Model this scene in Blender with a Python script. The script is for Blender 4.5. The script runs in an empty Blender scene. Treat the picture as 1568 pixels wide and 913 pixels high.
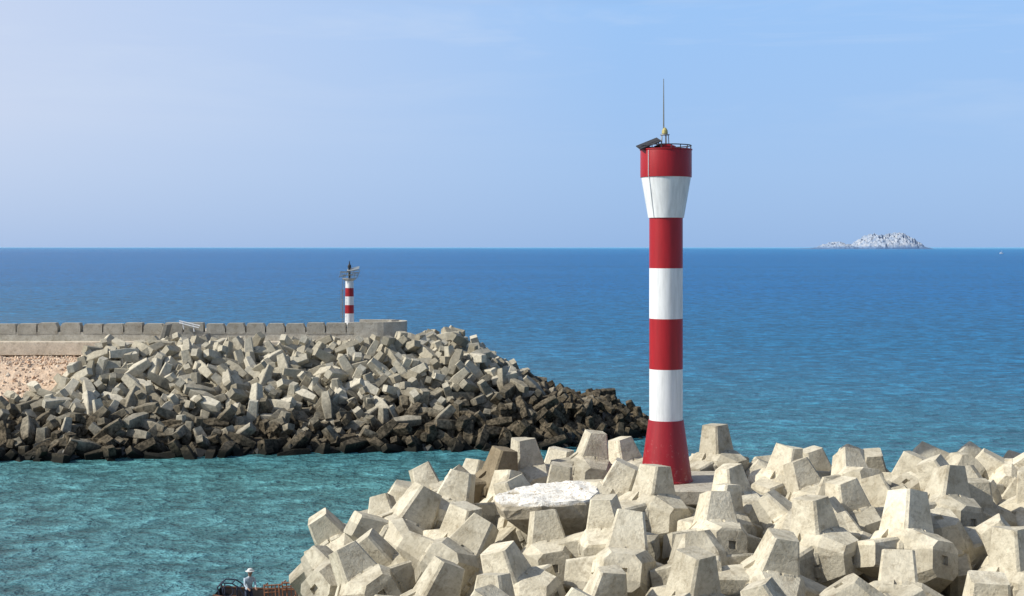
import bpy, bmesh, math, random
import numpy as np
from mathutils import Vector, Matrix, Euler, noise
random.seed(7); np.random.seed(7)
scene=bpy.context.scene
scene.view_settings.view_transform='Standard'; scene.view_settings.look='None'; scene.view_settings.exposure=0
COL=scene.collection

# ---------------------------------------------------------------- helpers
def link(o): COL.objects.link(o); return o
def empty(name,loc=(0,0,0)):
    e=bpy.data.objects.new(name,None); e.location=loc; e.empty_display_size=0.3; return link(e)
def mesh_obj(name,verts,faces,mat=None,parent=None,smooth=False):
    me=bpy.data.meshes.new(name); me.from_pydata([tuple(v) for v in verts],[],faces); me.update()
    if smooth:
        for p in me.polygons: p.use_smooth=True
    if mat: me.materials.append(mat)
    o=link(bpy.data.objects.new(name,me))
    if parent: o.parent=parent
    return o
def bm_obj(name,bm,mat=None,parent=None,smooth=False):
    me=bpy.data.meshes.new(name); bm.normal_update(); bm.to_mesh(me); bm.free()
    if smooth:
        for p in me.polygons: p.use_smooth=True
    if mat:
        for m in (mat if isinstance(mat,list) else [mat]): me.materials.append(m)
    o=link(bpy.data.objects.new(name,me))
    if parent: o.parent=parent
    return o
def lathe(name,prof,mat,parent=None,seg=64,cap=True,loc=(0,0,0),smooth=True):
    v=[];f=[]
    for r,z in prof:
        for i in range(seg):
            a=2*math.pi*i/seg; v.append((r*math.cos(a),r*math.sin(a),z))
    n=len(prof)
    for j in range(n-1):
        for i in range(seg):
            k=(i+1)%seg; f.append((j*seg+i,j*seg+k,(j+1)*seg+k,(j+1)*seg+i))
    me=bpy.data.meshes.new(name)
    if cap:
        f.append(tuple(range(seg))[::-1]); f.append(tuple((n-1)*seg+i for i in range(seg)))
    me.from_pydata(v,[],f); me.update()
    if smooth:
        for p in me.polygons: p.use_smooth=True
        me.set_sharp_from_angle(angle=math.radians(25))
    me.materials.append(mat)
    o=link(bpy.data.objects.new(name,me)); o.location=loc
    if parent: o.parent=parent
    return o
def add_tube(bm,a,b,r,seg=8):
    a=Vector(a);b=Vector(b);d=b-a;L=d.length
    if L<1e-5:return
    M=Matrix.Translation((a+b)/2)@d.to_track_quat('Z','Y').to_matrix().to_4x4()
    bmesh.ops.create_cone(bm,cap_ends=True,segments=seg,radius1=r,radius2=r,depth=L,matrix=M)
def add_box(bm,c,s,rot=(0,0,0),bev=0.0):
    M=Matrix.Translation(c)@Euler(rot).to_matrix().to_4x4()@Matrix.Diagonal((s[0],s[1],s[2],1))
    r=bmesh.ops.create_cube(bm,size=1,matrix=M)
    if bev>0:
        es=list({e for v in r['verts'] for e in v.link_edges})
        bmesh.ops.bevel(bm,geom=es,offset=bev,segments=1,affect='EDGES')
def interp(x,pts):
    return float(np.interp(x,[p[0] for p in pts],[p[1] for p in pts]))

# ---------------------------------------------------------------- material helpers
def new_mat(name):
    m=bpy.data.materials.new(name); m.use_nodes=True; nt=m.node_tree
    b=nt.nodes['Principled BSDF']; return m,nt,b
def N(nt,t,**kw):
    n=nt.nodes.new(t)
    for k,v in kw.items(): setattr(n,k,v)
    return n
def noise_n(nt,coord,scale,detail=4,rough=.55,dist=0):
    n=N(nt,'ShaderNodeTexNoise'); n.inputs['Scale'].default_value=scale
    n.inputs['Detail'].default_value=detail; n.inputs['Roughness'].default_value=rough; n.inputs['Distortion'].default_value=dist
    nt.links.new(coord,n.inputs['Vector']); return n.outputs['Fac']
def ramp(nt,fac,stops):
    r=N(nt,'ShaderNodeValToRGB'); el=r.color_ramp.elements
    while len(el)<len(stops): el.new(.5)
    for e,(p,c) in zip(el,stops):
        e.position=p; e.color=(c[0],c[1],c[2],1) if not isinstance(c,(int,float)) else (c,c,c,1)
    nt.links.new(fac,r.inputs['Fac']); return r.outputs['Color']
def mix(nt,a,b,fac,mode='MIX'):
    m=N(nt,'ShaderNodeMix',data_type='RGBA',blend_type=mode)
    for s,v in ((m.inputs[6],a),(m.inputs[7],b),(m.inputs[0],fac)):
        if isinstance(v,bpy.types.NodeSocket): nt.links.new(v,s)
        elif isinstance(v,(tuple,list)): s.default_value=(v[0],v[1],v[2],1)
        else: s.default_value=v
    return m.outputs[2]
def mathn(nt,op,a,b=0.0,clamp=False):
    m=N(nt,'ShaderNodeMath',operation=op); m.use_clamp=clamp
    for s,v in ((m.inputs[0],a),(m.inputs[1],b)):
        if isinstance(v,bpy.types.NodeSocket): nt.links.new(v,s)
        else: s.default_value=v
    return m.outputs[0]
def maprange(nt,v,a,b,c=0.0,d=1.0):
    m=N(nt,'ShaderNodeMapRange'); nt.links.new(v,m.inputs[0])
    for i,x in enumerate((a,b,c,d)): m.inputs[i+1].default_value=x
    return m.outputs[0]
def bump(nt,h,b,strength=.5,dist=.05,prev=None):
    n=N(nt,'ShaderNodeBump'); n.inputs['Strength'].default_value=strength; n.inputs['Distance'].default_value=dist
    nt.links.new(h,n.inputs['Height'])
    if prev: nt.links.new(prev,n.inputs['Normal'])
    if b: nt.links.new(n.outputs[0],b.inputs['Normal'])
    return n.outputs[0]
def simple(name,c,rough=.6,metal=0,var=.25,scale=6):
    m,nt,b=new_mat(name); tc=N(nt,'ShaderNodeTexCoord').outputs['Object']
    f=noise_n(nt,tc,scale,4)
    nt.links.new(ramp(nt,f,[(.3,[x*(1-var) for x in c]),(.7,[min(1,x*(1+var*.4)) for x in c])]),b.inputs['Base Color'])
    b.inputs['Roughness'].default_value=rough; b.inputs['Metallic'].default_value=metal
    return m

def concrete_mat(name,light,dark,lines=True):
    m,nt,b=new_mat(name)
    tcn=N(nt,'ShaderNodeTexCoord'); oi=N(nt,'ShaderNodeObjectInfo')
    add=N(nt,'ShaderNodeVectorMath',operation='ADD'); cmb=N(nt,'ShaderNodeCombineXYZ')
    r50=mathn(nt,'MULTIPLY',oi.outputs['Random'],50.0)
    for i in range(3): nt.links.new(r50,cmb.inputs[i])
    nt.links.new(tcn.outputs['Object'],add.inputs[0]); nt.links.new(cmb.outputs[0],add.inputs[1])
    co=add.outputs[0]
    f1=noise_n(nt,co,1.1,4,.65); f2=noise_n(nt,co,8,4,.7)
    c=ramp(nt,f1,[(.32,dark),(.6,light)])
    c=mix(nt,c,ramp(nt,f2,[(.3,.66),(.52,1.0),(.8,1.08)]),.65,'MULTIPLY')
    f4=noise_n(nt,co,2.3,4,.75,.6)
    c=mix(nt,c,(.20,.15,.09),mathn(nt,'MULTIPLY',ramp(nt,f4,[(.52,0.0),(.72,1.0)]),.6))
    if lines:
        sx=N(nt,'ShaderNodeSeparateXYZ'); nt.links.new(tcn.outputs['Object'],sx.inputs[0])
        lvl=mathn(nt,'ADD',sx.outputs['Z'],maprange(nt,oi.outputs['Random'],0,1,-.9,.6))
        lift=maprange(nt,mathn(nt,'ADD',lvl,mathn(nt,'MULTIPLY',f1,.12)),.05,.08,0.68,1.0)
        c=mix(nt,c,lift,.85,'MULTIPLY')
    vor=N(nt,'ShaderNodeTexVoronoi'); vor.inputs['Scale'].default_value=7; nt.links.new(co,vor.inputs['Vector'])
    pores=ramp(nt,vor.outputs['Distance'],[(.05,.35),(.13,1.0)])
    c=mix(nt,c,pores,.5,'MULTIPLY')
    wn=N(nt,'ShaderNodeTexWhiteNoise',noise_dimensions='1D'); nt.links.new(r50,wn.inputs['W'])
    rv=maprange(nt,wn.outputs['Value'],0,1,.80,1.12)
    c=mix(nt,c,rv,1.0,'MULTIPLY')
    nt.links.new(c,b.inputs['Base Color']); b.inputs['Roughness'].default_value=.9
    b.inputs['Specular IOR Level'].default_value=.2
    bump(nt,f2,b,.6,.07)
    return m
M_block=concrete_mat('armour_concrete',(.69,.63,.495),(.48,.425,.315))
M_block_rough=concrete_mat('exposed_aggregate_concrete',(.31,.25,.165),(.19,.15,.095),False)
M_slabc=concrete_mat('pad_concrete',(.62,.57,.47),(.48,.43,.35),False)

# ---------------------------------------------------------------- world
w=bpy.data.worlds.new("World"); scene.world=w; w.use_nodes=True; nt=w.node_tree
bg=nt.nodes['Background']
S=Vector((-0.80,-0.19,0.60)).normalized()
elev=math.asin(S.z); az=math.atan2(S.x,S.y)
sky=N(nt,'ShaderNodeTexSky',sky_type='NISHITA'); sky.sun_disc=False
sky.sun_elevation=elev; sky.sun_rotation=az%(2*math.pi); sky.air_density=1.0; sky.dust_density=1.0; sky.ozone_density=2.0
tc=N(nt,'ShaderNodeTexCoord').outputs['Generated']
sep=N(nt,'ShaderNodeSeparateXYZ'); nt.links.new(tc,sep.inputs[0])
grad=ramp(nt,maprange(nt,sep.outputs['Z'],-.02,.5),[(.04,(3.3,5.2,8.5)),(.14,(3.6,5.6,9.0)),(.36,(3.5,5.9,9.8)),(.5,(1.4,2.6,5.2)),(1.0,(.4,.9,2.0))])
dx=maprange(nt,sep.outputs['X'],.08,-.36)
hz=mathn(nt,'MULTIPLY',dx,maprange(nt,sep.outputs['Z'],-.01,.09,.30,1.0))
grad=mix(nt,grad,(6.9,7.5,9.2),mathn(nt,'MULTIPLY',hz,.80))
mp=N(nt,'ShaderNodeMapping'); mp.inputs['Scale'].default_value=(1.6,1.6,11); mp.inputs['Rotation'].default_value=(0,.12,0); nt.links.new(tc,mp.inputs[0])
cf=noise_n(nt,mp.outputs[0],2.2,5,.6,.5)
cir=mathn(nt,'MULTIPLY',ramp(nt,cf,[(.47,0.0),(.72,1.0)]),maprange(nt,sep.outputs['Z'],.06,.15))
grad=mix(nt,grad,(6.9,7.9,9.6),mathn(nt,'MULTIPLY',cir,.45))
fin=mix(nt,sky.outputs[0],grad,.88)
nt.links.new(fin,bg.inputs['Color']); bg.inputs['Strength'].default_value=.1

sun=bpy.data.lights.new('sun','SUN'); sun.energy=5.0; sun.angle=math.radians(.5); sun.color=(1,.96,.86)
so=link(bpy.data.objects.new('sun',sun)); so.rotation_euler=(-S).to_track_quat('-Z','Y').to_euler(); so.location=(-60,-40,60)

# ---------------------------------------------------------------- camera  (15 m above the sea, level, shifted lens)
cam=bpy.data.cameras.new('camera'); co=link(bpy.data.objects.new('camera',cam)); scene.camera=co
cam.sensor_width=36; cam.lens=36*2154/1568; cam.shift_y=-78.5/1568
co.location=(0,0,15); co.rotation_euler=(math.radians(90),0,0); cam.clip_end=80000; cam.clip_start=.5

# ---------------------------------------------------------------- sea
m,nt,b=new_mat('sea_water'); tco=N(nt,'ShaderNodeTexCoord').outputs['Object']
sp=N(nt,'ShaderNodeSeparateXYZ'); nt.links.new(tco,sp.inputs[0])
def mapped(s,rot=0):
    k=N(nt,'ShaderNodeMapping'); k.inputs['Scale'].default_value=s; k.inputs['Rotation'].default_value=(0,0,rot); nt.links.new(tco,k.inputs[0]); return k.outputs[0]
w1=noise_n(nt,mapped((.9,1.0,1),.25),2.1,3,.6,.2)
w2=noise_n(nt,mapped((.8,1.0,1),-.2),.70,4,.65,.3)
w2b=noise_n(nt,mapped((.9,1.0,1),.1),.26,4,.75,.3)
w3=noise_n(nt,mapped((.6,1.0,1),.3),.07,4,.65)
w4=noise_n(nt,mapped((.3,1.0,1),.05),.008,3,.6)
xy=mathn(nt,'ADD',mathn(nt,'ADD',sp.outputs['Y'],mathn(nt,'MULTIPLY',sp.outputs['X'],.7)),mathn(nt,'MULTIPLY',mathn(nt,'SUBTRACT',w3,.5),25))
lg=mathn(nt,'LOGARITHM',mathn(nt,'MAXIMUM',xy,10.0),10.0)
base=ramp(nt,maprange(nt,lg,1.7,4.3),[(.0,(.080,.215,.240)),(.08,(.070,.205,.215)),(.16,(.034,.155,.205)),(.24,(.012,.125,.240)),(.40,(.003,.112,.295)),(.65,(.003,.120,.325)),(.85,(.010,.175,.40)),(.95,(.05,.27,.50)),(1.0,(.16,.40,.62))])  # green harbour to blue offshore; palest far stops paint in horizon haze
base=mix(nt,base,ramp(nt,w2,[(.30,.48),(.5,1.0),(.68,1.75)]),.78,'MULTIPLY')  # light and dark sides of wavelets, and bright flecks, painted into the colour
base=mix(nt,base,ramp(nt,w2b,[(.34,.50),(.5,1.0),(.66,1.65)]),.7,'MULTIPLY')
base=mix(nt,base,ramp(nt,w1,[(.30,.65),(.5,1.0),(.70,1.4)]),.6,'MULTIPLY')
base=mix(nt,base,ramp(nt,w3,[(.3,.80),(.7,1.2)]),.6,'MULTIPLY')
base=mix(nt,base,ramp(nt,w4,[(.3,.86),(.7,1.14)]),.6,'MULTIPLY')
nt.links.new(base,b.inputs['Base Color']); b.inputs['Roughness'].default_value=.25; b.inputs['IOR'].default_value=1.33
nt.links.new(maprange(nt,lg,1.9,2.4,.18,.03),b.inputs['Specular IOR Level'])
n1=bump(nt,w3,None,.4,2.0); n2=bump(nt,w2,None,.8,.8,n1); bump(nt,w1,b,.8,.28,n2)
R=40000
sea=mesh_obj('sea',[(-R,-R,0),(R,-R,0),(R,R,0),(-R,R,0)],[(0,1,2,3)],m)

# ---------------------------------------------------------------- armour block (cast concrete, six stubby limbs)
def loft(bm,rings,axis,rot=0):
    q={'Z':Matrix.Identity(3),'-Z':Matrix.Rotation(math.pi,3,'X'),
       'X':Matrix.Rotation(math.pi/2,3,'Y'),'-X':Matrix.Rotation(-math.pi/2,3,'Y'),
       'Y':Matrix.Rotation(-math.pi/2,3,'X'),'-Y':Matrix.Rotation(math.pi/2,3,'X')}[axis]
    R_=q@Matrix.Rotation(rot,3,'Z')
    prev=None
    for (t,a,b_,c) in rings:
        pts=[(a-c,b_),(-a+c,b_),(-a,b_-c),(-a,-b_+c),(-a+c,-b_),(a-c,-b_),(a,-b_+c),(a,b_-c)]
        vs=[bm.verts.new(R_@Vector((x,y,t))) for x,y in pts]
        if prev:
            for i in range(8): bm.faces.new((prev[i],prev[(i+1)%8],vs[(i+1)%8],vs[i]))
        else: bm.faces.new(vs[::-1])
        prev=vs
    return bm.faces.new(prev)
def make_block(name,mat,seed,sc=1.17,chip=True):
    rnd=random.Random(seed); bm=bmesh.new()
    j=lambda v,a=.06:v*(1+rnd.uniform(-a,a))
    for ax in ('Z','-Z'):
        loft(bm,[(.04,.86,.64,.07),(.34,.84,.62,.07),(.62,.58,.53,.07),(j(1.74),.35,.42,.06)],ax)
    for ax in ('X','-X'):
        loft(bm,[(.05,.82,.625,.07),(.35,.80,.605,.07),(.63,.56,.515,.07),(j(1.60),.34,.405,.06)],ax)
    for ax in ('Y','-Y'):
        loft(bm,[(.1,.80,.80,.24),(.62,.76,.76,.25),(j(1.28),.47,.47,.18)],ax)
    es=[e for e in bm.edges if len(e.link_faces)==2 and e.calc_face_angle(0)>.3]
    bmesh.ops.bevel(bm,geom=es,offset=.022,segments=2,affect='EDGES',profile=.6)
    bm.normal_update()
    for s in (1,-1):
        fs=[f for f in bm.faces if f.normal.y*s>.98 and abs(f.calc_center_median().y)>1.0 and f.calc_area()>.2]
        for f in fs:
            bmesh.ops.inset_individual(bm,faces=[f],thickness=.385)
            bmesh.ops.inset_individual(bm,faces=[f],thickness=.012,depth=-.12)
    cd=Vector((rnd.choice((-1,1))*.36,rnd.choice((-1,1))*.38,rnd.choice((-1,1))*1.65))
    for v in bm.verts:
        v.co+=noise.noise_vector(v.co*1.7+Vector((seed,0,0)))*.04
        dd=(v.co-cd).length
        if chip and dd<.30: v.co+=(Vector((0,0,cd.z*.7))-v.co)*.25*(1-dd/.30)+noise.noise_vector(v.co*9)*.05
        v.co*=sc
    me=bpy.data.meshes.new(name); bm.to_mesh(me); bm.free(); me.materials.append(mat)
    return me
BL=[make_block('armour_block_mesh',M_block,s) for s in (1,2,3,4,5,6,7,8)]
BR=make_block('armour_block_rough_mesh',M_block_rough,9)

PX=[(-10.5,-3),(-9.2,-1.0),(-8,.8),(-6.4,2.2),(-4.6,3.45),(-2.6,4.15),(-.1,4.55),(3,4.65),(60,4.7)]
def T(x,y):
    t=interp(x,PX)
    t-=interp(y,[(25,3.5),(38,1.3),(46,.45),(52,.1),(60,0),(62.5,.15),(66,1.6),(72,6)])
    return t
def XMIN(y): return interp(y,[(38,-6.0),(42,-6.6),(54,-8.0),(58,-8.0),(61,-6.0),(64,-3)])
armour=empty('armour_block_pile')
placed=[]
def put(me,x,y,z,rx,ry,rz,s=1.0):
    o=bpy.data.objects.new('block_%d'%(len(placed)+1),me); link(o); o.parent=armour
    o.location=(x,y,z)
    Rm=Euler((math.radians(rx),math.radians(ry),0)).to_matrix()@Matrix.Rotation(math.radians(rz),3,'Z')
    o.rotation_euler=Rm.to_euler(); o.scale=(s,s,s); placed.append((x,y,z)); return o
heroes=[ # x,y,z, lean-fwd, lean-right, yaw, scale
(-6.6,55,2.9,-5,58,8,1.05),(-4.3,52.8,3.75,-12,28,20,1.12),(-2.5,54.4,4.3,-6,17,-12,1.05),(-6.3,51.2,2.5,10,42,-30,1.0),(-.3,56.0,4.1,-18,5,40,.95),
(.75,60,4.9,5,-8,20,.95),(3.3,60.3,5.2,0,9,10,.95),(5.3,63.0,4.6,0,-15,30,.95),(5.2,52.4,4.9,-5,5,38,1.0),(9.2,62.9,5.0,0,-4,42,.95),
(8.5,53.6,4.7,0,-10,35,1.0),(1.3,49.6,3.7,-10,-6,8,1.0),(-2.1,49,3.6,-15,35,-25,1.05),(3.7,46.2,4.0,-22,8,-10,1.08),
(7.1,49.2,4.4,-20,3,14,1.0),(10.2,46.8,4.7,0,-8,40,1.0),(8.0,43.8,4.2,8,12,5,1.0),(13.0,46.4,4.6,-18,6,30,1.08),(15.6,50.6,5.1,-12,6,22,1.02),
(-4.9,48.4,2.9,-5,-30,30,1.0),(5.4,42.3,3.8,6,3,35,1.0),(15.8,43.8,4.2,0,-6,30,1.0),(12.4,51.0,4.6,0,-14,20,1.0),(10.2,50.4,4.5,20,45,-20,1.0),
(.2,45.4,3.5,5,-20,60,1.0),(-2.8,44.8,2.9,-8,22,20,1.0),(2.6,42.4,3.4,4,10,10,1.0),(11.8,43.0,3.7,-30,10,70,1.0),
(12.0,56.0,4.6,-10,-20,15,.95),(11.3,59.2,4.7,5,10,50,.95),
]
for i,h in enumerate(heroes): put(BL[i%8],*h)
put(BR,-.7,58.5,4.7,0,12,30,.95)
rnd=random.Random(91)
y=37.0
while y<66.5:
    x=-10
    while x<27:
        xx=x+rnd.uniform(-.35,.35); yy=y+rnd.uniform(-.35,.35)
        ok=all((xx-p[0])**2+(yy-p[1])**2>2.22**2 for p in placed)
        if 3.0<xx<10.4 and 54.9<yy<62.2: ok=False
        if -1.2<xx<3.8 and 50.2<yy<53.8: ok=False
        t=T(xx,yy)
        if ok and xx>XMIN(yy):
            mode=rnd.random()
            rx=rnd.gauss(-5,13); ry=rnd.gauss(0,17); rz=rnd.choice((0,0,90))+rnd.gauss(15,30)
            if mode>.86: rx+=90
            elif mode>.64: ry+=rnd.choice((-45,45,60)); rx+=rnd.gauss(0,15)
            me=BR if rnd.random()<.04 else rnd.choice(BL)
            put(me,xx,yy,t+rnd.uniform(-.55,.35),rx,ry,rz,rnd.uniform(.92,1.08)*(1.0 if yy<57 else .93))
        x+=.8
    y+=.9
print('TOP LAYER',len(placed))
y=37.5
while y<65:
    x=-9
    while x<26:
        xx=x+rnd.uniform(-.4,.4); yy=y+rnd.uniform(-.4,.4); t=T(xx,yy)-2.4
        if xx>XMIN(yy)+.3 and not (3.6<xx<10.0 and 56<yy<61.6):
            put(rnd.choice(BL),xx,yy,t,rnd.gauss(0,40),rnd.gauss(0,40),rnd.uniform(0,360),.95)
        x+=3.0
    y+=3.0

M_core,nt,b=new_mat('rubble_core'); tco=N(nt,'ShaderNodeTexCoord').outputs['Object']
f=noise_n(nt,tco,3,5,.7); nt.links.new(ramp(nt,f,[(.3,(.05,.037,.025)),(.7,(.18,.13,.09))]),b.inputs['Base Color']); b.inputs['Roughness'].default_value=.95; bump(nt,f,b,1,.2)  # rubble colour darkened to deepen the shade in the block gaps
v=[];fc=[];nx=110;ny=90
for j in range(ny):
    for i in range(nx):
        X=-16+i*(66/(nx-1)); Y=22+j*(54/(ny-1)); Z=T(X,Y)-2.8-max(0,(XMIN(Y)+1-X))*1.5
        Z+=.35*noise.noise(Vector((X*1.3,Y*1.3,0)))
        v.append((X,Y,max(Z,-2.5)))
for j in range(ny-1):
    for i in range(nx-1):
        a=j*nx+i; fc.append((a,a+1,a+nx+1,a+nx))
mesh_obj('breakwater_core',v,fc,M_core)

def stones(name,pts,rmin,rmax,mat,seed=1):
    r=random.Random(seed); bm=bmesh.new()
    for p in pts:
        s=r.uniform(rmin,rmax)*(1 if r.random()>.1 else 1.6)
        M=Matrix.Translation(p)@Euler((r.uniform(0,6),r.uniform(0,6),r.uniform(0,6))).to_matrix().to_4x4()@Matrix.Diagonal((s*r.uniform(.7,1.3),s*r.uniform(.6,1),s*r.uniform(.5,.9),1))
        vs=bmesh.ops.create_icosphere(bm,subdivisions=1,radius=1,matrix=M)['verts']
        for q in vs: q.co+=Vector((r.uniform(-1,1),r.uniform(-1,1),r.uniform(-1,1)))*s*.18
    return bm_obj(name,bm,mat)
def stone_mat(name,cols):
    m,nt,b=new_mat(name); g=N(nt,'ShaderNodeNewGeometry'); tco=N(nt,'ShaderNodeTexCoord').outputs['Object']
    c=ramp(nt,g.outputs['Random Per Island'],cols)
    f=noise_n(nt,tco,5,4,.7); c=mix(nt,c,ramp(nt,f,[(.3,.6),(.7,1.1)]),.8,'MULTIPLY')
    nt.links.new(c,b.inputs['Base Color']); b.inputs['Roughness'].default_value=.95; bump(nt,f,b,.7,.1); return m
M_stone=stone_mat('rubble_stone',[(0,(.38,.24,.15)),(.35,(.54,.37,.25)),(.7,(.56,.43,.31)),(1,(.45,.40,.34))])
M_stone2=stone_mat('pale_rubble_stone',[(0,(.62,.42,.28)),(.35,(.76,.56,.40)),(.7,(.80,.64,.48)),(1,(.68,.59,.48))])
pts=[]
for _ in range(1500):
    X=rnd.uniform(-6,24);Y=rnd.uniform(37,62); pts.append((X,Y,T(X,Y)-2.6))
stones('rubble_fill',pts,.2,.45,M_stone,3)

# ---------------------------------------------------------------- broken block with guano-white top
m,nt,b=new_mat('guano_concrete'); tcn=N(nt,'ShaderNodeTexCoord'); tco=tcn.outputs['Object']
f=noise_n(nt,tco,1.8,5,.7,.5); f2=noise_n(nt,tco,9,5,.7); s3=N(nt,'ShaderNodeSeparateXYZ'); nt.links.new(tco,s3.inputs[0])
up=mathn(nt,'MULTIPLY',maprange(nt,mathn(nt,'ADD',s3.outputs['Z'],mathn(nt,'MULTIPLY',f,.3)),.36,.43),ramp(nt,f,[(.27,0.1),(.40,1.0)]))
cc=ramp(nt,f,[(.3,(.33,.28,.20)),(.7,(.54,.48,.37))]); cc=mix(nt,cc,ramp(nt,f2,[(.3,.7),(.6,1.05)]),.8,'MULTIPLY')
cc=mix(nt,cc,mix(nt,(.82,.79,.72),(.45,.35,.24),ramp(nt,f2,[(.53,0.0),(.62,1.0)])),up)
nt.links.new(cc,b.inputs['Base Color']); b.inputs['Roughness'].default_value=.95
n1=bump(nt,f,None,.5,.12); bump(nt,f2,b,.8,.07,n1)
bm=bmesh.new()
# outline of the tipped casting: blunt left point, straight front edge, square right end
out=[(-1.95,.25),(-1.75,-.75),(-.35,-1.30),(1.25,-1.35),(1.95,-.55),(1.85,.75),(1.25,1.35),(-.2,1.5),(-1.2,1.25),(-1.7,.9)]
rings=[(.45,.40,-1.45),(.60,.62,-1.05),(.93,.95,-.30),(1.0,1.0,.16),(.96,.95,.32)]
prev=None
for k_,(sx_,sy_,z) in enumerate(rings):
    vs=[bm.verts.new((px*sx_+(.25 if k_<2 else 0),py*sy_,z+.16*noise.noise(Vector((px*1.3,py*1.3,z))) )) for px,py in out]
    if prev:
        for i in range(10): bm.faces.new((prev[i],prev[(i+1)%10],vs[(i+1)%10],vs[i]))
    else: bm.faces.new(vs[::-1])
    prev=vs
top=bm.faces.new(prev)
bmesh.ops.poke(bm,faces=[top])
es=[e for e in bm.edges if all(v_.co.z>.1 for v_ in e.verts)]
bmesh.ops.subdivide_edges(bm,edges=es,cuts=5,use_grid_fill=True)
bmesh.ops.triangulate(bm,faces=[f_ for f_ in bm.faces if len(f_.verts)>4])
for q in bm.verts:
    if q.co.z>.1:
        q.co.z+=.10*noise.fractal(q.co*1.7,1,2,4)
        q.co+=Vector((noise.noise(q.co*3),noise.noise(q.co*3+Vector((5,5,5))),0))*.09
o=bm_obj('broken_armour_block',bm,m); o.location=(1.3,52.0,5.55); o.rotation_euler=(math.radians(6),math.radians(-5),math.radians(6))

# ---------------------------------------------------------------- main lighthouse
def paint(name,c,wear=(.55,.5,.45),amt=.35,chip=False):
    m,nt,b=new_mat(name); tcn=N(nt,'ShaderNodeTexCoord'); tco=tcn.outputs['Object']
    k=N(nt,'ShaderNodeMapping'); k.inputs['Scale'].default_value=(3,3,.35); nt.links.new(tco,k.inputs[0])
    st=noise_n(nt,k.outputs[0],2.2,5,.65); f=noise_n(nt,tco,6,6,.75,.3)
    col=mix(nt,c,[x*.78 for x in c],ramp(nt,st,[(.4,0.0),(.72,1.0)]))
    if chip:
        sp=N(nt,'ShaderNodeSeparateXYZ'); nt.links.new(tco,sp.inputs[0])
        low=maprange(nt,sp.outputs['Z'],1.8,.2,0.0,1.0)
        ch=mathn(nt,'ADD',f,mathn(nt,'MULTIPLY',low,.08))
        col=mix(nt,col,wear,mathn(nt,'MULTIPLY',ramp(nt,ch,[(.62,0.0),(.70,1.0)]),.5))
    else:
        col=mix(nt,col,wear,mathn(nt,'MULTIPLY',ramp(nt,f,[(.66,0.0),(.74,1.0)]),amt))
    nt.links.new(col,b.inputs['Base Color']); b.inputs['Roughness'].default_value=.42
    bump(nt,f,b,.12,.02); return m
M_red=paint('red_paint',(.37,.006,.012),(.5,.2,.18),.25)
M_redb=paint('red_paint_worn',(.32,.008,.016),(.50,.26,.23),.6,True)
M_white=paint('white_paint',(.79,.80,.81),(.5,.42,.34),.25)
M_metal=simple('galvanised_metal',(.42,.42,.42),.45,.7)
M_dark=simple('dark_metal',(.045,.045,.05),.5,.3)
M_yel=simple('brass_lamp',(.50,.42,.16),.4,.2)
LH=empty('lighthouse',(6.46,59,5.2))
zz=lambda py:(735-py)*.02739
r0=.70
lathe('base_red',[(1.12,0),(1.12,.06),(1.08,.10),(.735,zz(642))],M_redb,LH)
for nm,a,b_,mt in (('band_white_1',642,564,M_white),('band_red_1',564,487,M_red),('band_white_2',487,410,M_white),('band_red_2',410,333,M_red)):
    lathe(nm,[(r0,zz(a)),(r0,zz(b_))],mt,LH)
lathe('head_flare_white',[(.745,zz(333)),(.76,zz(330)),(1.02,zz(275)),(1.035,zz(271))],M_white,LH)
lathe('head_red',[(1.07,zz(271)),(1.075,zz(269)),(1.075,zz(231)),(1.07,zz(230))],M_red,LH)
lathe('gallery_rim',[(1.04,zz(230)),(1.10,zz(229.6)),(1.10,zz(228)),(.9,zz(227.6))],M_red,LH)
zt=zz(227.6)
bm=bmesh.new()
for i in range(16):
    a=i*math.tau/16+.1; p=(1.05*math.cos(a),1.05*math.sin(a))
    add_tube(bm,(p[0],p[1],zt-.04),(p[0],p[1],zt+.14),.02,6)
for i in range(48):
    a=i*math.tau/48;b2=(i+1)*math.tau/48
    add_tube(bm,(1.05*math.cos(a),1.05*math.sin(a),zt+.14),(1.05*math.cos(b2),1.05*math.sin(b2),zt+.14),.022,6)
bm_obj('gallery_rail',bm,M_dark,LH)
lathe('lantern_base',[(.46,zt-.02),(.46,zt+.12),(.30,zt+.18),(.30,zt+.22)],M_red,LH,32,loc=(-.05,0,0))
bm=bmesh.new()
for i in range(5):
    a=i*math.tau/5; add_tube(bm,(-.05+.17*math.cos(a),.17*math.sin(a),zt+.2),(-.05+.15*math.cos(a),.15*math.sin(a),zt+.60),.02,6)
bm_obj('lantern_posts',bm,M_metal,LH)
lathe('lantern_plate',[(.2,zt+.58),(.2,zt+.62)],M_metal,LH,24,loc=(-.05,0,0))
lathe('lamp',[(.10,zt+.62),(.13,zt+.66),(.12,zt+.78),(.07,zt+.86),(.03,zt+.90)],M_yel,LH,24,loc=(-.05,0,0))
lathe('antenna',[(.030,zt+.85),(.024,zt+1.8),(.014,zz(120))],simple('antenna_metal',(.22,.22,.20),.5,.2),LH,8,loc=(-.10,0,0))
bm=bmesh.new()
add_box(bm,(-.74,-.10,zt+.22),(.95,1.1,.04),(math.radians(12),math.radians(-22),0))
bm_obj('solar_panel',bm,simple('solar_cells',(.025,.025,.03),.8,0),LH)
bm=bmesh.new()
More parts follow.
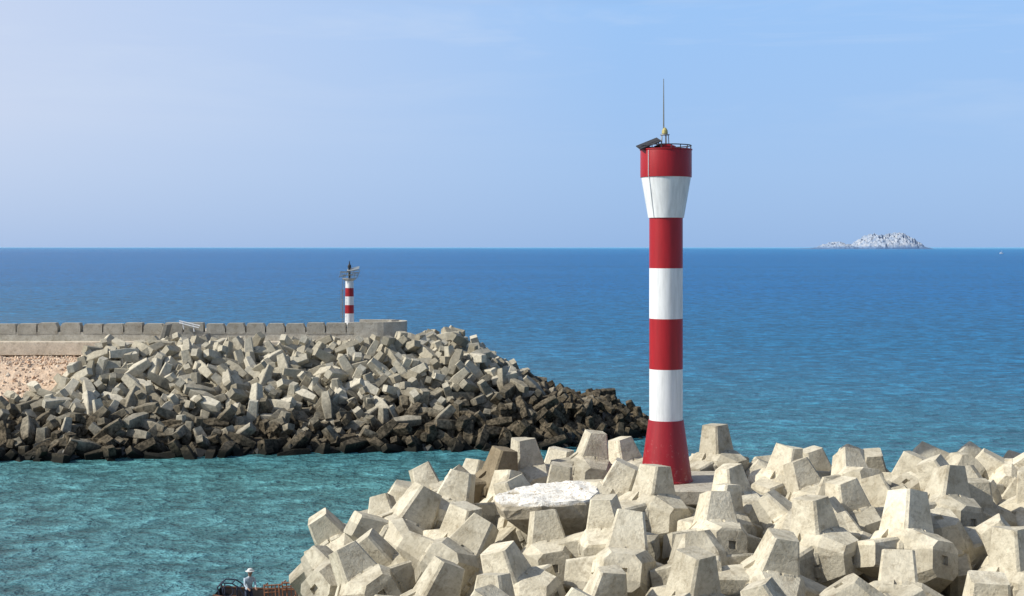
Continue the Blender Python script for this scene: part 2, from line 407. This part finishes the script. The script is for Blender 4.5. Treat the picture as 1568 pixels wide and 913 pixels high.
for p,q in (((-1.18,-.3,zt+.02),(-.3,-.3,zt+.02)),((-1.18,-.3,zt+.02),(-.35,-.35,zt+.34)),((-.35,-.35,zt-.03),(-.35,-.35,zt+.36)),((-.75,-.5,zt-.03),(-.75,-.5,zt+.12)),((-.95,.3,zt-.03),(-.85,.3,zt+.2)),((-.35,.3,zt-.03),(-.35,.3,zt+.42))):
    add_tube(bm,p,q,.025,6)
bm_obj('panel_frame',bm,M_dark,LH)
bm=bmesh.new()
def onr(r,a,z): return (r*math.cos(a),r*math.sin(a),z)
aa=math.radians(222)
add_tube(bm,onr(1.09,aa,zz(231)),onr(1.09,aa,zz(270)),.016,6); add_tube(bm,onr(1.07,aa,zz(270)),onr(.76,aa,zz(333)),.014,6)
bm_obj('conduit',bm,M_white,LH)
bm=bmesh.new()
add_box(bm,(6.6,59,4.9),(6.2,5.0,.6),bev=.05)
bm_obj('lighthouse_platform',bm,M_slabc)

# ---------------------------------------------------------------- far breakwater
HR=[(-90,5.6),(-31,5.7),(-28,6.1),(-11.5,6.0),(-9.2,6.3),(-7,6.6),(-5.0,6.6),(-3.6,5.7),(-2.3,4.8),(0,3.4),(2.4,2.2),(4.5,1.95),(7.6,1.75),(10.3,.6),(11.5,-.6),(14,-3)]
YF=[(-90,99.5),(-36,100),(-32,99.2),(-14,103.4),(-1.6,104.6),(3,105),(8,109.3),(11,111.5),(14,113)]
YB=[(-90,136),(-10,136),(-5,133),(3,127),(8,121),(11,117),(14,115)]
def FH(x,y):
    yf=interp(x,YF); yb=interp(x,YB)
    h=interp(x,HR)
    s1=interp(x,[(-40,.45),(-30,.47),(-14,.58),(0,.66)])
    return min(h,(y-yf)*s1-.2,(yb-y)*.6-.2)
M_sand,nt,b=new_mat('sandy_shaded_rubble'); tco=N(nt,'ShaderNodeTexCoord').outputs['Object']
f=noise_n(nt,tco,1.5,6,.7); sp=N(nt,'ShaderNodeSeparateXYZ'); nt.links.new(tco,sp.inputs[0])
c=ramp(nt,f,[(.3,(.58,.41,.28)),(.7,(.80,.62,.46))])
xm=maprange(nt,sp.outputs['X'],-31.5,-30)
c=mix(nt,c,(.045,.038,.03),xm); nt.links.new(c,b.inputs['Base Color']); b.inputs['Roughness'].default_value=.95; bump(nt,f,b,1,.3)  # near-black under the twisted blocks: shade of their gaps painted in
v=[];fc=[];nx=150;ny=70
for j in range(ny):
    for i in range(nx):
        X=-95+i*(112/(nx-1)); Y=96+j*(44/(ny-1)); Z=FH(X,Y)-(.6 if X>-31 else .12)+.2*noise.noise(Vector((X,Y,3)))
        v.append((X,Y,max(Z,-2)))
for j in range(ny-1):
    for i in range(nx-1):
        a=j*nx+i; fc.append((a,a+1,a+nx+1,a+nx))
mesh_obj('rubble_slope',v,fc,M_sand)
LIM=[(-95,1.6),(-39,2.0),(-36.4,3.0),(-34.2,4.7),(-32.2,7.6),(20,99)]
pts=[]
while len(pts)<2600:
    X=rnd.uniform(-60,-31);Y=rnd.uniform(100,121);h=FH(X,Y)
    if h>1.6: pts.append((X,Y,h-.08))
stones('slope_rubble',pts,.07,.17,M_stone2,5)

bm=bmesh.new()
loft(bm,[(-1.05,.32,.32,.08),(1.05,.32,.32,.08)],'Y')
def bar(bm,c,axis):
    for a in (axis,'-'+axis):
        k=len(bm.verts); loft(bm,[(.0,.40,.42,.06),(1.22,.27,.31,.04)],a)
        bm.verts.ensure_lookup_table()
        for q in list(bm.verts)[k:]: q.co+=Vector(c)
bar(bm,(0,-.95,0),'X'); bar(bm,(0,.95,0),'Z')
bm.verts.ensure_lookup_table(); bm.verts.index_update()
DV=np.array([q.co[:] for q in bm.verts]); DF=[[q.index for q in f.verts] for f in bm.faces]; bm.free()
V=[];F=[];C=[]
n=0;tries=0;pl=[]
while n<1300 and tries<120000:
    tries+=1
    X=rnd.uniform(-75,12.5);Y=rnd.uniform(98,124); h=FH(X,Y)
    if h<-.7: continue
    if h>interp(X,LIM)+rnd.uniform(-.3,.3): continue
    if X<-9.5 and Y>117.4: continue
    if X<-5 and Y>120: continue
    if X< -45 and rnd.random()<.5: continue
    Z=h+rnd.uniform(-.6,.35)
    if any(abs(X-p[0])<1.0 and abs(Y-p[1])<1.0 and (X-p[0])**2+(Y-p[1])**2+(Z-p[2])**2<.88**2 for p in pl): continue
    pl.append((X,Y,Z))
    q=Euler((rnd.uniform(0,6.28),math.asin(rnd.uniform(-1,1)),rnd.uniform(0,6.28))).to_matrix()
    s=rnd.uniform(.80,1.04)*(.8 if X>2 else 1)
    P=(DV*s)@np.array(q).T+np.array((X,Y,Z))
    base_=len(V); V.extend(P.tolist()); F.extend([[i+base_ for i in f] for f in DF]); C.extend([rnd.random()]*len(P)); n+=1
print('DOLOS',n)
M_dol,nt,b=new_mat('weathered_shaded_armour_concrete'); tco=N(nt,'ShaderNodeTexCoord').outputs['Object']
at=N(nt,'ShaderNodeAttribute'); at.attribute_name='rnd'
f=noise_n(nt,tco,.7,4,.65); f2=noise_n(nt,tco,4,4,.7)
c=ramp(nt,at.outputs['Fac'],[(0,(.31,.275,.205)),(.5,(.46,.415,.32)),(1,(.63,.575,.46))])
c=mix(nt,c,ramp(nt,f2,[(.3,.60),(.65,1.06)]),.85,'MULTIPLY')
sp=N(nt,'ShaderNodeSeparateXYZ'); nt.links.new(tco,sp.inputs[0])
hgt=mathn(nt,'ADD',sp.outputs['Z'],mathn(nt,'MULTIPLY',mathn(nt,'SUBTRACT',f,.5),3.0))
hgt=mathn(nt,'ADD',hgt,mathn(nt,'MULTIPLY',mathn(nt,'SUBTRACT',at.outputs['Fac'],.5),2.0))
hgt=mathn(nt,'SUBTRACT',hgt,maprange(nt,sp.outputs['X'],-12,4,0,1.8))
c=mix(nt,mix(nt,(.030,.025,.016),(.17,.135,.09),ramp(nt,f2,[(.4,0.0),(.65,1.0)])),c,maprange(nt,hgt,1.4,4.2))  # wet dark foot, plus shadow painted in up to mid height
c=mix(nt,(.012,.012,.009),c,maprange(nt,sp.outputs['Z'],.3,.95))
nt.links.new(c,b.inputs['Base Color']); b.inputs['Roughness'].default_value=.88; b.inputs['Specular IOR Level'].default_value=.2; bump(nt,f2,b,.6,.08)
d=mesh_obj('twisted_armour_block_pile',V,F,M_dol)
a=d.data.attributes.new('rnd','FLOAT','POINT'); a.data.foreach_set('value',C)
pts=[]
for _ in range(420):
    X=rnd.uniform(-60,12.5); yf=interp(X,YF); Y=yf+rnd.uniform(-.4,1.0)+ (rnd.uniform(0,5) if X>6 else 0)
    pts.append((X,Y,max(-.1,FH(X,Y))+.05))
stones('waterline_boulders',pts,.25,.6,simple('wet_rock',(.05,.045,.035),.5,0,.5,3),8)

M_wall=concrete_mat('sea_wall_concrete',(.52,.49,.42),(.38,.35,.29),False); M_ledge=concrete_mat('sea_wall_ledge_concrete',(.70,.62,.50),(.54,.47,.37),False)
W=empty('sea_wall',(0,0,0))
bm=bmesh.new()
add_box(bm,(-54,121.6,7.0),(83,.9,1.3)); bm_obj('wall_body',bm,M_wall,W)
bm=bmesh.new(); add_box(bm,(-54,120.7,6.3),(83,1.1,1.15),bev=.04); bm_obj('wall_ledge',bm,M_ledge,W)
bm=bmesh.new(); x=-95.0
r=random.Random(4)
while x<-13.8:
    wd=1.62+r.uniform(-.1,.1); g=.12+(.15 if r.random()<.25 else 0)
    dz=r.uniform(-.09,.05); c_=r.uniform(.03,.30); cl=r.uniform(0,.2)
    y0,y1=121.12+r.uniform(-.02,.02),122.0
    pf=[(x,7.5),(x+wd,7.5),(x+wd,8.28+dz-c_),(x+wd-c_*.8,8.42+dz),(x+cl,8.42+dz),(x,8.34+dz-cl)]
    a_=[bm.verts.new((p[0],y0,p[1])) for p in pf]; b_=[bm.verts.new((p[0],y1,p[1])) for p in pf]
    bm.faces.new(a_); bm.faces.new(b_[::-1])
    for i in range(6): bm.faces.new((a_[i],b_[i],b_[(i+1)%6],a_[(i+1)%6]))
    x+=wd+g
bmesh.ops.recalc_face_normals(bm,faces=bm.faces[:]); bm_obj('parapet',bm,M_wall,W)
bm=bmesh.new(); seg=14; inner=[];outer=[]
pth=[(-13.6,121.1)]+[(-11.6+2.4*math.sin(t),123.5-2.4*math.cos(t)) for t in [i*math.pi/seg for i in range(seg+1)]]+[(-13.6,125.9)]
for i,(px,py) in enumerate(pth):
    p0=Vector(pth[max(0,i-1)]);p1=Vector(pth[min(len(pth)-1,i+1)]);t=(p1-p0).normalized();nn=Vector((-t.y,t.x))
    outer.append((px,py)); inner.append((px+nn.x*.45,py+nn.y*.45))
z0,z1=5.5,8.5
for i in range(len(pth)-1):
    o1,o2,i1,i2=outer[i],outer[i+1],inner[i],inner[i+1]
    for quad in ([(o1,z0),(o2,z0),(o2,z1),(o1,z1)],[(i2,z0),(i1,z0),(i1,z1),(i2,z1)],[(o1,z1),(o2,z1),(i2,z1),(i1,z1)]):
        bm.faces.new([bm.verts.new((q[0][0],q[0][1],q[1])) for q in quad])
bmesh.ops.remove_doubles(bm,verts=bm.verts[:],dist=.001); bmesh.ops.recalc_face_normals(bm,faces=bm.faces[:])
bm_obj('head_parapet',bm,M_wall,W)
bm=bmesh.new(); add_box(bm,(-54,126.2,6.9),(86,8.2,1.1)); bm_obj('breakwater_deck',bm,M_ledge)
bm=bmesh.new()
for p,q in (((-28.6,120.9,8.62),(-26.8,120.8,8.2)),((-28.6,120.9,8.45),(-26.9,120.8,8.03)),((-28.3,120.9,8.5),(-28.2,120.9,7.9)),((-27.4,120.9,8.3),(-27.3,120.9,7.7))):
    add_tube(bm,p,q,.06,8)
bm_obj('guard_rail',bm,M_white)
bm=bmesh.new()
add_box(bm,(-29.6,119.9,7.35),(.35,1.7,2.2),(0,.25,0),.03); add_box(bm,(-25.8,119.9,6.9),(.3,1.8,1.4),(0,-.4,0),.03)
for i in range(6): add_box(bm,(-27.8,118.4+.28*i,6.0+.2*i),(2.4,.3,.2))
bm_obj('wall_steps',bm,M_wall)

SB=empty('harbour_beacon',(-14.33,124,7.45)); kz=.0576
hz_=lambda py:15-(py-378)*kz-7.45
for i,(a,b_,mt) in enumerate(((500,480,M_white),(480,467,M_red),(467,454,M_white),(454,441,M_red),(441,430,M_white))):
    lathe('band_%d'%(i+1),[(.41-.01*i,hz_(a)),(.40-.01*i,hz_(b_))],mt,SB,32)
zp=hz_(430)
lathe('platform',[(.38,zp),(.62,zp+.16),(.62,zp+.24)],M_metal,SB,12,smooth=False)
bm=bmesh.new()
zr=zp+.24; pts8=[(.78*math.cos(i*math.tau/8),.78*math.sin(i*math.tau/8)) for i in range(8)]
for i,(px,py) in enumerate(pts8):
    qx,qy=pts8[(i+1)%8]
    add_tube(bm,(px*.8,py*.8,zr),(px,py,zr+.5),.022,6)
    for hh in (.25,.5): 
        s_=.8+.2*hh/.5; add_tube(bm,(px*s_,py*s_,zr+hh),(qx*s_,qy*s_,zr+hh),.02,6)
for xx in (-.75,-.25,.3,.85): add_tube(bm,(xx-.1,-.5,zr+.05),(xx+.12,-.5,zr+.62),.022,6)
add_tube(bm,(-.8,-.5,zr+.12),(.95,-.5,zr+.5),.03,6); add_tube(bm,(-.8,-.5,zr+.55),(1.0,-.5,zr+.68),.025,6)
for s_ in (-.6,-.45): add_tube(bm,(s_,-.18,0.2),(s_,-.18,zr),.02,6)
for i in range(14): add_tube(bm,(-.6,-.18,.3+i*.26),(-.45,-.18,.3+i*.26),.015,5)
for i in range(7):
    z=1.3+i*.4
    for j in range(6):
        a1=math.pi*.5+math.pi*j/6;a2=math.pi*.5+math.pi*(j+1)/6
        add_tube(bm,(-.5+.25*math.cos(a1),-.18+.25*math.sin(a1),z),(-.5+.25*math.cos(a2),-.18+.25*math.sin(a2),z),.012,5)
for j in range(4):
    a1=math.pi*.5+math.pi*(j+.5)/4; add_tube(bm,(-.5+.25*math.cos(a1),-.18+.25*math.sin(a1),1.3),(-.5+.25*math.cos(a1),-.18+.25*math.sin(a1),3.8),.012,5)
bm_obj('railing_and_ladder',bm,simple('beacon_steel',(.22,.23,.22),.5,.4),SB)
bm=bmesh.new(); add_box(bm,(.35,-.1,zr+.78),(1.1,.8,.05),(.3,-.25,0)); bm_obj('solar_panel',bm,simple('beacon_solar_cells',(.22,.25,.27),.35),SB)
lathe('lantern',[(.10,zr),(.10,zr+.85),(.16,zr+.9),(.16,zr+1.1),(.06,zr+1.22),(.03,zr+1.5)],M_dark,SB,12)

# ---------------------------------------------------------------- island
D=9000; kk=D/2154
M_isl,nt,b=new_mat('hazed_island_rock'); tco=N(nt,'ShaderNodeTexCoord').outputs['Object']
f=noise_n(nt,tco,.03,5,.75); sp=N(nt,'ShaderNodeSeparateXYZ'); nt.links.new(tco,sp.inputs[0])
c=ramp(nt,f,[(.38,(.19,.26,.38)),(.52,(.33,.38,.46)),(.66,(.44,.46,.50))])  # distance haze painted into the rock as a pale bluish tone
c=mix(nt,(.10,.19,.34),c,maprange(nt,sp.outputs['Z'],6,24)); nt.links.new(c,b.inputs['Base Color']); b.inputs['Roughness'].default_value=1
def ih(px):
    return interp(px,[(1190,0),(1205,1.2),(1215,1.2),(1240,2),(1255,4),(1264,9),(1278,15),(1290,12),(1299,5),(1306,6),(1314,15),(1326,26),(1338,31),(1350,26),(1358,29),(1370,34),(1382,31),(1392,22),(1402,9),(1412,2.5),(1425,1),(1432,0)])*3.2
v=[];fc=[];nx=280;ny=70
for j in range(ny):
    for i in range(nx):
        px=1188+i*246/(nx-1); X=(px-784)*kk; yy=(j/(ny-1)-.5)*2
        wdt=max(0,1-yy*yy)
        q=Vector((X*.014,yy*3,0)); rg=1-abs(noise.fractal(q*1.6,1,2,4))*1.3
        hh=ih(px+yy*4)
        Z=hh*wdt**.7*(.60+.45*rg)+min(1,hh/30)*13*noise.fractal(Vector((X*.05,yy*10,1)),.9,2,3)*wdt-3
        v.append((X,D+yy*260,Z))
for j in range(ny-1):
    for i in range(nx-1):
        a=j*nx+i; fc.append((a,a+1,a+nx+1,a+nx))
mesh_obj('rocky_island',v,fc,M_isl)

DB=empty('distant_fishing_boat',(1040,2990,0))
bm=bmesh.new()
hp=[(-4,0),(-3,-1.1),(2,-1.2),(5,0),(2,1.2),(-3,1.1)]
lo=[bm.verts.new((x*.85,y*.7,-.3)) for x,y in hp]; hi=[bm.verts.new((x,y,1.3+(.5 if x>4 else 0))) for x,y in hp]
bm.faces.new(lo[::-1]); bm.faces.new(hi)
for i in range(6): bm.faces.new((lo[i],lo[(i+1)%6],hi[(i+1)%6],hi[i]))
bm_obj('hull',bm,M_white,DB)
bm=bmesh.new(); add_box(bm,(-1,0,2.3),(2.6,1.6,2)); add_tube(bm,(1,0,1),(1,0,7),.15); bm_obj('cabin_and_mast',bm,M_white,DB)

# ---------------------------------------------------------------- fishing boat near the blocks
FB=empty('wooden_fishing_boat',(-9.75,57.4,0)); 
M_wood=simple('weathered_wood',(.16,.075,.04),.8,0,.5,5); M_hull=simple('dark_hull',(.05,.045,.045),.6,0,.5,3); M_wood2=simple('orange_wood',(.34,.15,.08),.75,0,.4,6)
bm=bmesh.new(); st=[]
for i in range(13):
    t=i/12; x=-2.3+4.8*t; wdt=.95*math.sin(math.pi*min(1,.22+t*.62))**.6*(1 if t<.85 else 1-(t-.85)*3.5); sh=.78+.35*(t-.45)**2*2
    st.append([(x,-wdt,sh),(x,-wdt*.92,.25),(x,-wdt*.55,-.2),(x,0,-.32),(x,wdt*.55,-.2),(x,wdt*.92,.25),(x,wdt,sh)])
rows=[[bm.verts.new(p) for p in s] for s in st]; 
for a_,b_ in zip(rows,rows[1:]):
    for i in range(6): bm.faces.new((a_[i],b_[i],b_[i+1],a_[i+1]))
bm.faces.new(rows[0]); bm.faces.new(rows[-1][::-1])
rw=[[bm.verts.new((p[0]*.97,p[1]*.92,max(p[2],-.02))) for p in s] for s in st]
for a_,b_ in zip(rw,rw[1:]):
    for i in range(6): bm.faces.new((a_[i+1],b_[i+1],b_[i],a_[i]))
bm_obj('hull',bm,M_hull,FB)
bm=bmesh.new()
for s_ in (0,6):
    for a_,b_ in zip(st,st[1:]): add_tube(bm,Vector(a_[s_])+Vector((0,0,.03)),Vector(b_[s_])+Vector((0,0,.03)),.05,6)
bm_obj('gunwale',bm,M_wood,FB)
bm=bmesh.new(); add_box(bm,(0,0,.10),(4.2,1.2,.05)); bm_obj('floor_boards',bm,M_wood,FB)
bm=bmesh.new()
for x in (-1.7,.9,1.7): add_box(bm,(x,0,.55),(.3,1.6,.05))
bm_obj('thwarts',bm,M_wood2,FB)
bm=bmesh.new()
for (xa,xb,yv,z) in ((-.25,.35,-.5,1.28),(.45,1.15,-.3,1.34)):
    for zz_ in (z,z-.14,z-.28): add_tube(bm,(xa,yv,zz_),(xb,yv+.1,zz_+.03),.03,6)
    for xx in np.linspace(xa,xb,5): add_tube(bm,(xx,yv+.05,z-.7),(xx-.04,yv+.05,z+.05),.025,6)
    for xx in (xa,xb): add_tube(bm,(xx,yv+.05,z),(xx,yv+.7,z-.05),.03,6)
bm_obj('slatted_racks',bm,M_wood2,FB)
bm=bmesh.new()
cs=[(-2.1,-.35,.8),(-2.2,-.35,1.2),(-2.0,-.35,1.36),(-1.6,-.35,1.34),(-1.3,-.35,1.15),(-1.1,-.35,.85)]
for off in (0,.7):
    for p,q in zip(cs,cs[1:]): add_tube(bm,Vector(p)+Vector((0,off,0)),Vector(q)+Vector((0,off,0)),.03,6)
for p in cs[1:5]: add_tube(bm,p,Vector(p)+Vector((0,.7,0)),.025,6)
for j in range(14):
    a1=j*math.tau/14;a2=(j+1)*math.tau/14; add_tube(bm,(-1.75+.22*math.cos(a1),-.45,1.06+.22*math.sin(a1)),(-1.75+.22*math.cos(a2),-.45,1.06+.22*math.sin(a2)),.022,6)
add_tube(bm,(-1.4,-.35,.6),(-1.4,-.35,1.25),.03,6); add_tube(bm,(-1.9,-.35,.6),(-1.9,-.35,1.35),.03,6)
bm_obj('stern_frame',bm,simple('painted_steel',(.04,.05,.08),.5,.3),FB)
bm=bmesh.new(); add_box(bm,(1.6,0,.55),(.8,.6,.6),(0,0,.2),.05); add_box(bm,(-1.4,.3,.4),(.5,.5,.45),(0,0,-.3),.05); bm_obj('cargo_boxes',bm,M_hull,FB)

def skin_person(name,loc,rotz):
    P=[];E=[];Rr=[]
    def vtx(p,r): P.append(p);Rr.append(r);return len(P)-1
    def chain(st_,pts):
        prev=st_
        for p,r in pts:
            i=vtx(p,r); E.append((prev,i)); prev=i
        return prev
    pel=vtx((0,0,.88),.135)
    ch=chain(pel,[((.02,0,1.02),.125),((.06,0,1.18),.15),((.10,0,1.32),.14),((.125,0,1.42),.06),((.14,0,1.48),.058)])
    neck=ch; hd=chain(neck,[((.15,0,1.55),.092),((.155,0,1.62),.098),((.15,0,1.68),.07)])
    chest=3
    for s in (1,-1):
        chain(pel,[((.0,.09*s,.82),.095),((.05,.11*s,.48),.062),((.0,.12*s,.12),.042),((.02,.12*s,.05),.045),((.14,.13*s,.035),.035)])
        wr=chain(chest,[((.09,.18*s,1.34),.062),((.16,.23*s,1.10),.046),((.36,.17*s,1.00),.036),((.42,.15*s,.99),.032)])
        palm=chain(wr,[((.46,.145*s,.98),.030)])
        for k_,(oy,L) in enumerate(((-.028,.07),(-.010,.08),(.010,.075),(.027,.06))):
            chain(palm,[((.49,.145*s+oy,.975),.010),((.49+L*.5,.145*s+oy,.965),.009),((.49+L*.8,.145*s+oy,.935),.007)])
        chain(wr,[((.45,(.145-.035)*s,.985),.011),((.485,(.145-.05)*s,.965),.009)])
    me=bpy.data.meshes.new(name); me.from_pydata(P,E,[]); 
    o=link(bpy.data.objects.new(name,me))
    sk=o.modifiers.new('s','SKIN'); 
    for i,sv in enumerate(me.skin_vertices[0].data): sv.radius=(Rr[i],Rr[i]); sv.use_root=(i==0)
    sb=o.modifiers.new('u','SUBSURF'); sb.levels=sb.render_levels=2
    bpy.context.view_layer.update()
    dg=bpy.context.evaluated_depsgraph_get(); nm=bpy.data.meshes.new_from_object(o.evaluated_get(dg))
    o.modifiers.clear(); o.data=nm
    mats=[simple('shirt_cloth',(.42,.50,.58),.9),simple('trouser_cloth',(.05,.07,.12),.9),simple('skin',(.38,.22,.15),.6),simple('shoe_rubber',(.03,.03,.03),.7),simple('hair',(.02,.015,.012),.6)]
    nm.materials.clear()
    for m_ in mats: nm.materials.append(m_)
    for p in nm.polygons:
        c=p.center; p.use_smooth=True
        p.material_index=2 if (c.z>1.44 or c.x>.36) else (0 if c.z>.90 else (3 if c.z<.09 else 1))
        if c.z>1.56 and (c.x<.13 or c.z>1.69): p.material_index=4
    o.location=loc; o.rotation_euler=(0,0,rotz)
    for s in (1,-1):
        b2=bmesh.new(); bmesh.ops.create_icosphere(b2,subdivisions=1,radius=.012,matrix=Matrix.Translation((.243,.032*s,1.61))); bm_obj('eye',b2,mats[4],o)
        b2=bmesh.new(); bmesh.ops.create_icosphere(b2,subdivisions=1,radius=.025,matrix=Matrix.Translation((.155,.096*s,1.60))@Matrix.Diagonal((.8,.4,1.1,1))); bm_obj('ear',b2,mats[2],o)
    b2=bmesh.new(); bmesh.ops.create_cone(b2,segments=6,radius1=.018,radius2=.006,depth=.045,matrix=Matrix.Translation((.256,0,1.585))); bm_obj('nose',b2,mats[2],o)
    b2=bmesh.new(); add_box(b2,(.246,0,1.545),(.01,.045,.01)); bm_obj('mouth',b2,simple('lips',(.3,.1,.08)),o)
    h=lathe('sun_hat',[(.19,1.655),(.185,1.665),(.11,1.675),(.10,1.74),(.06,1.765),(.01,1.77)],simple('hat_straw',(.72,.72,.70),.9),o,24); h.location=(.152,0,0)
    return o
skin_person('fisherman',(-10.75,57.45,.13),math.radians(-60))
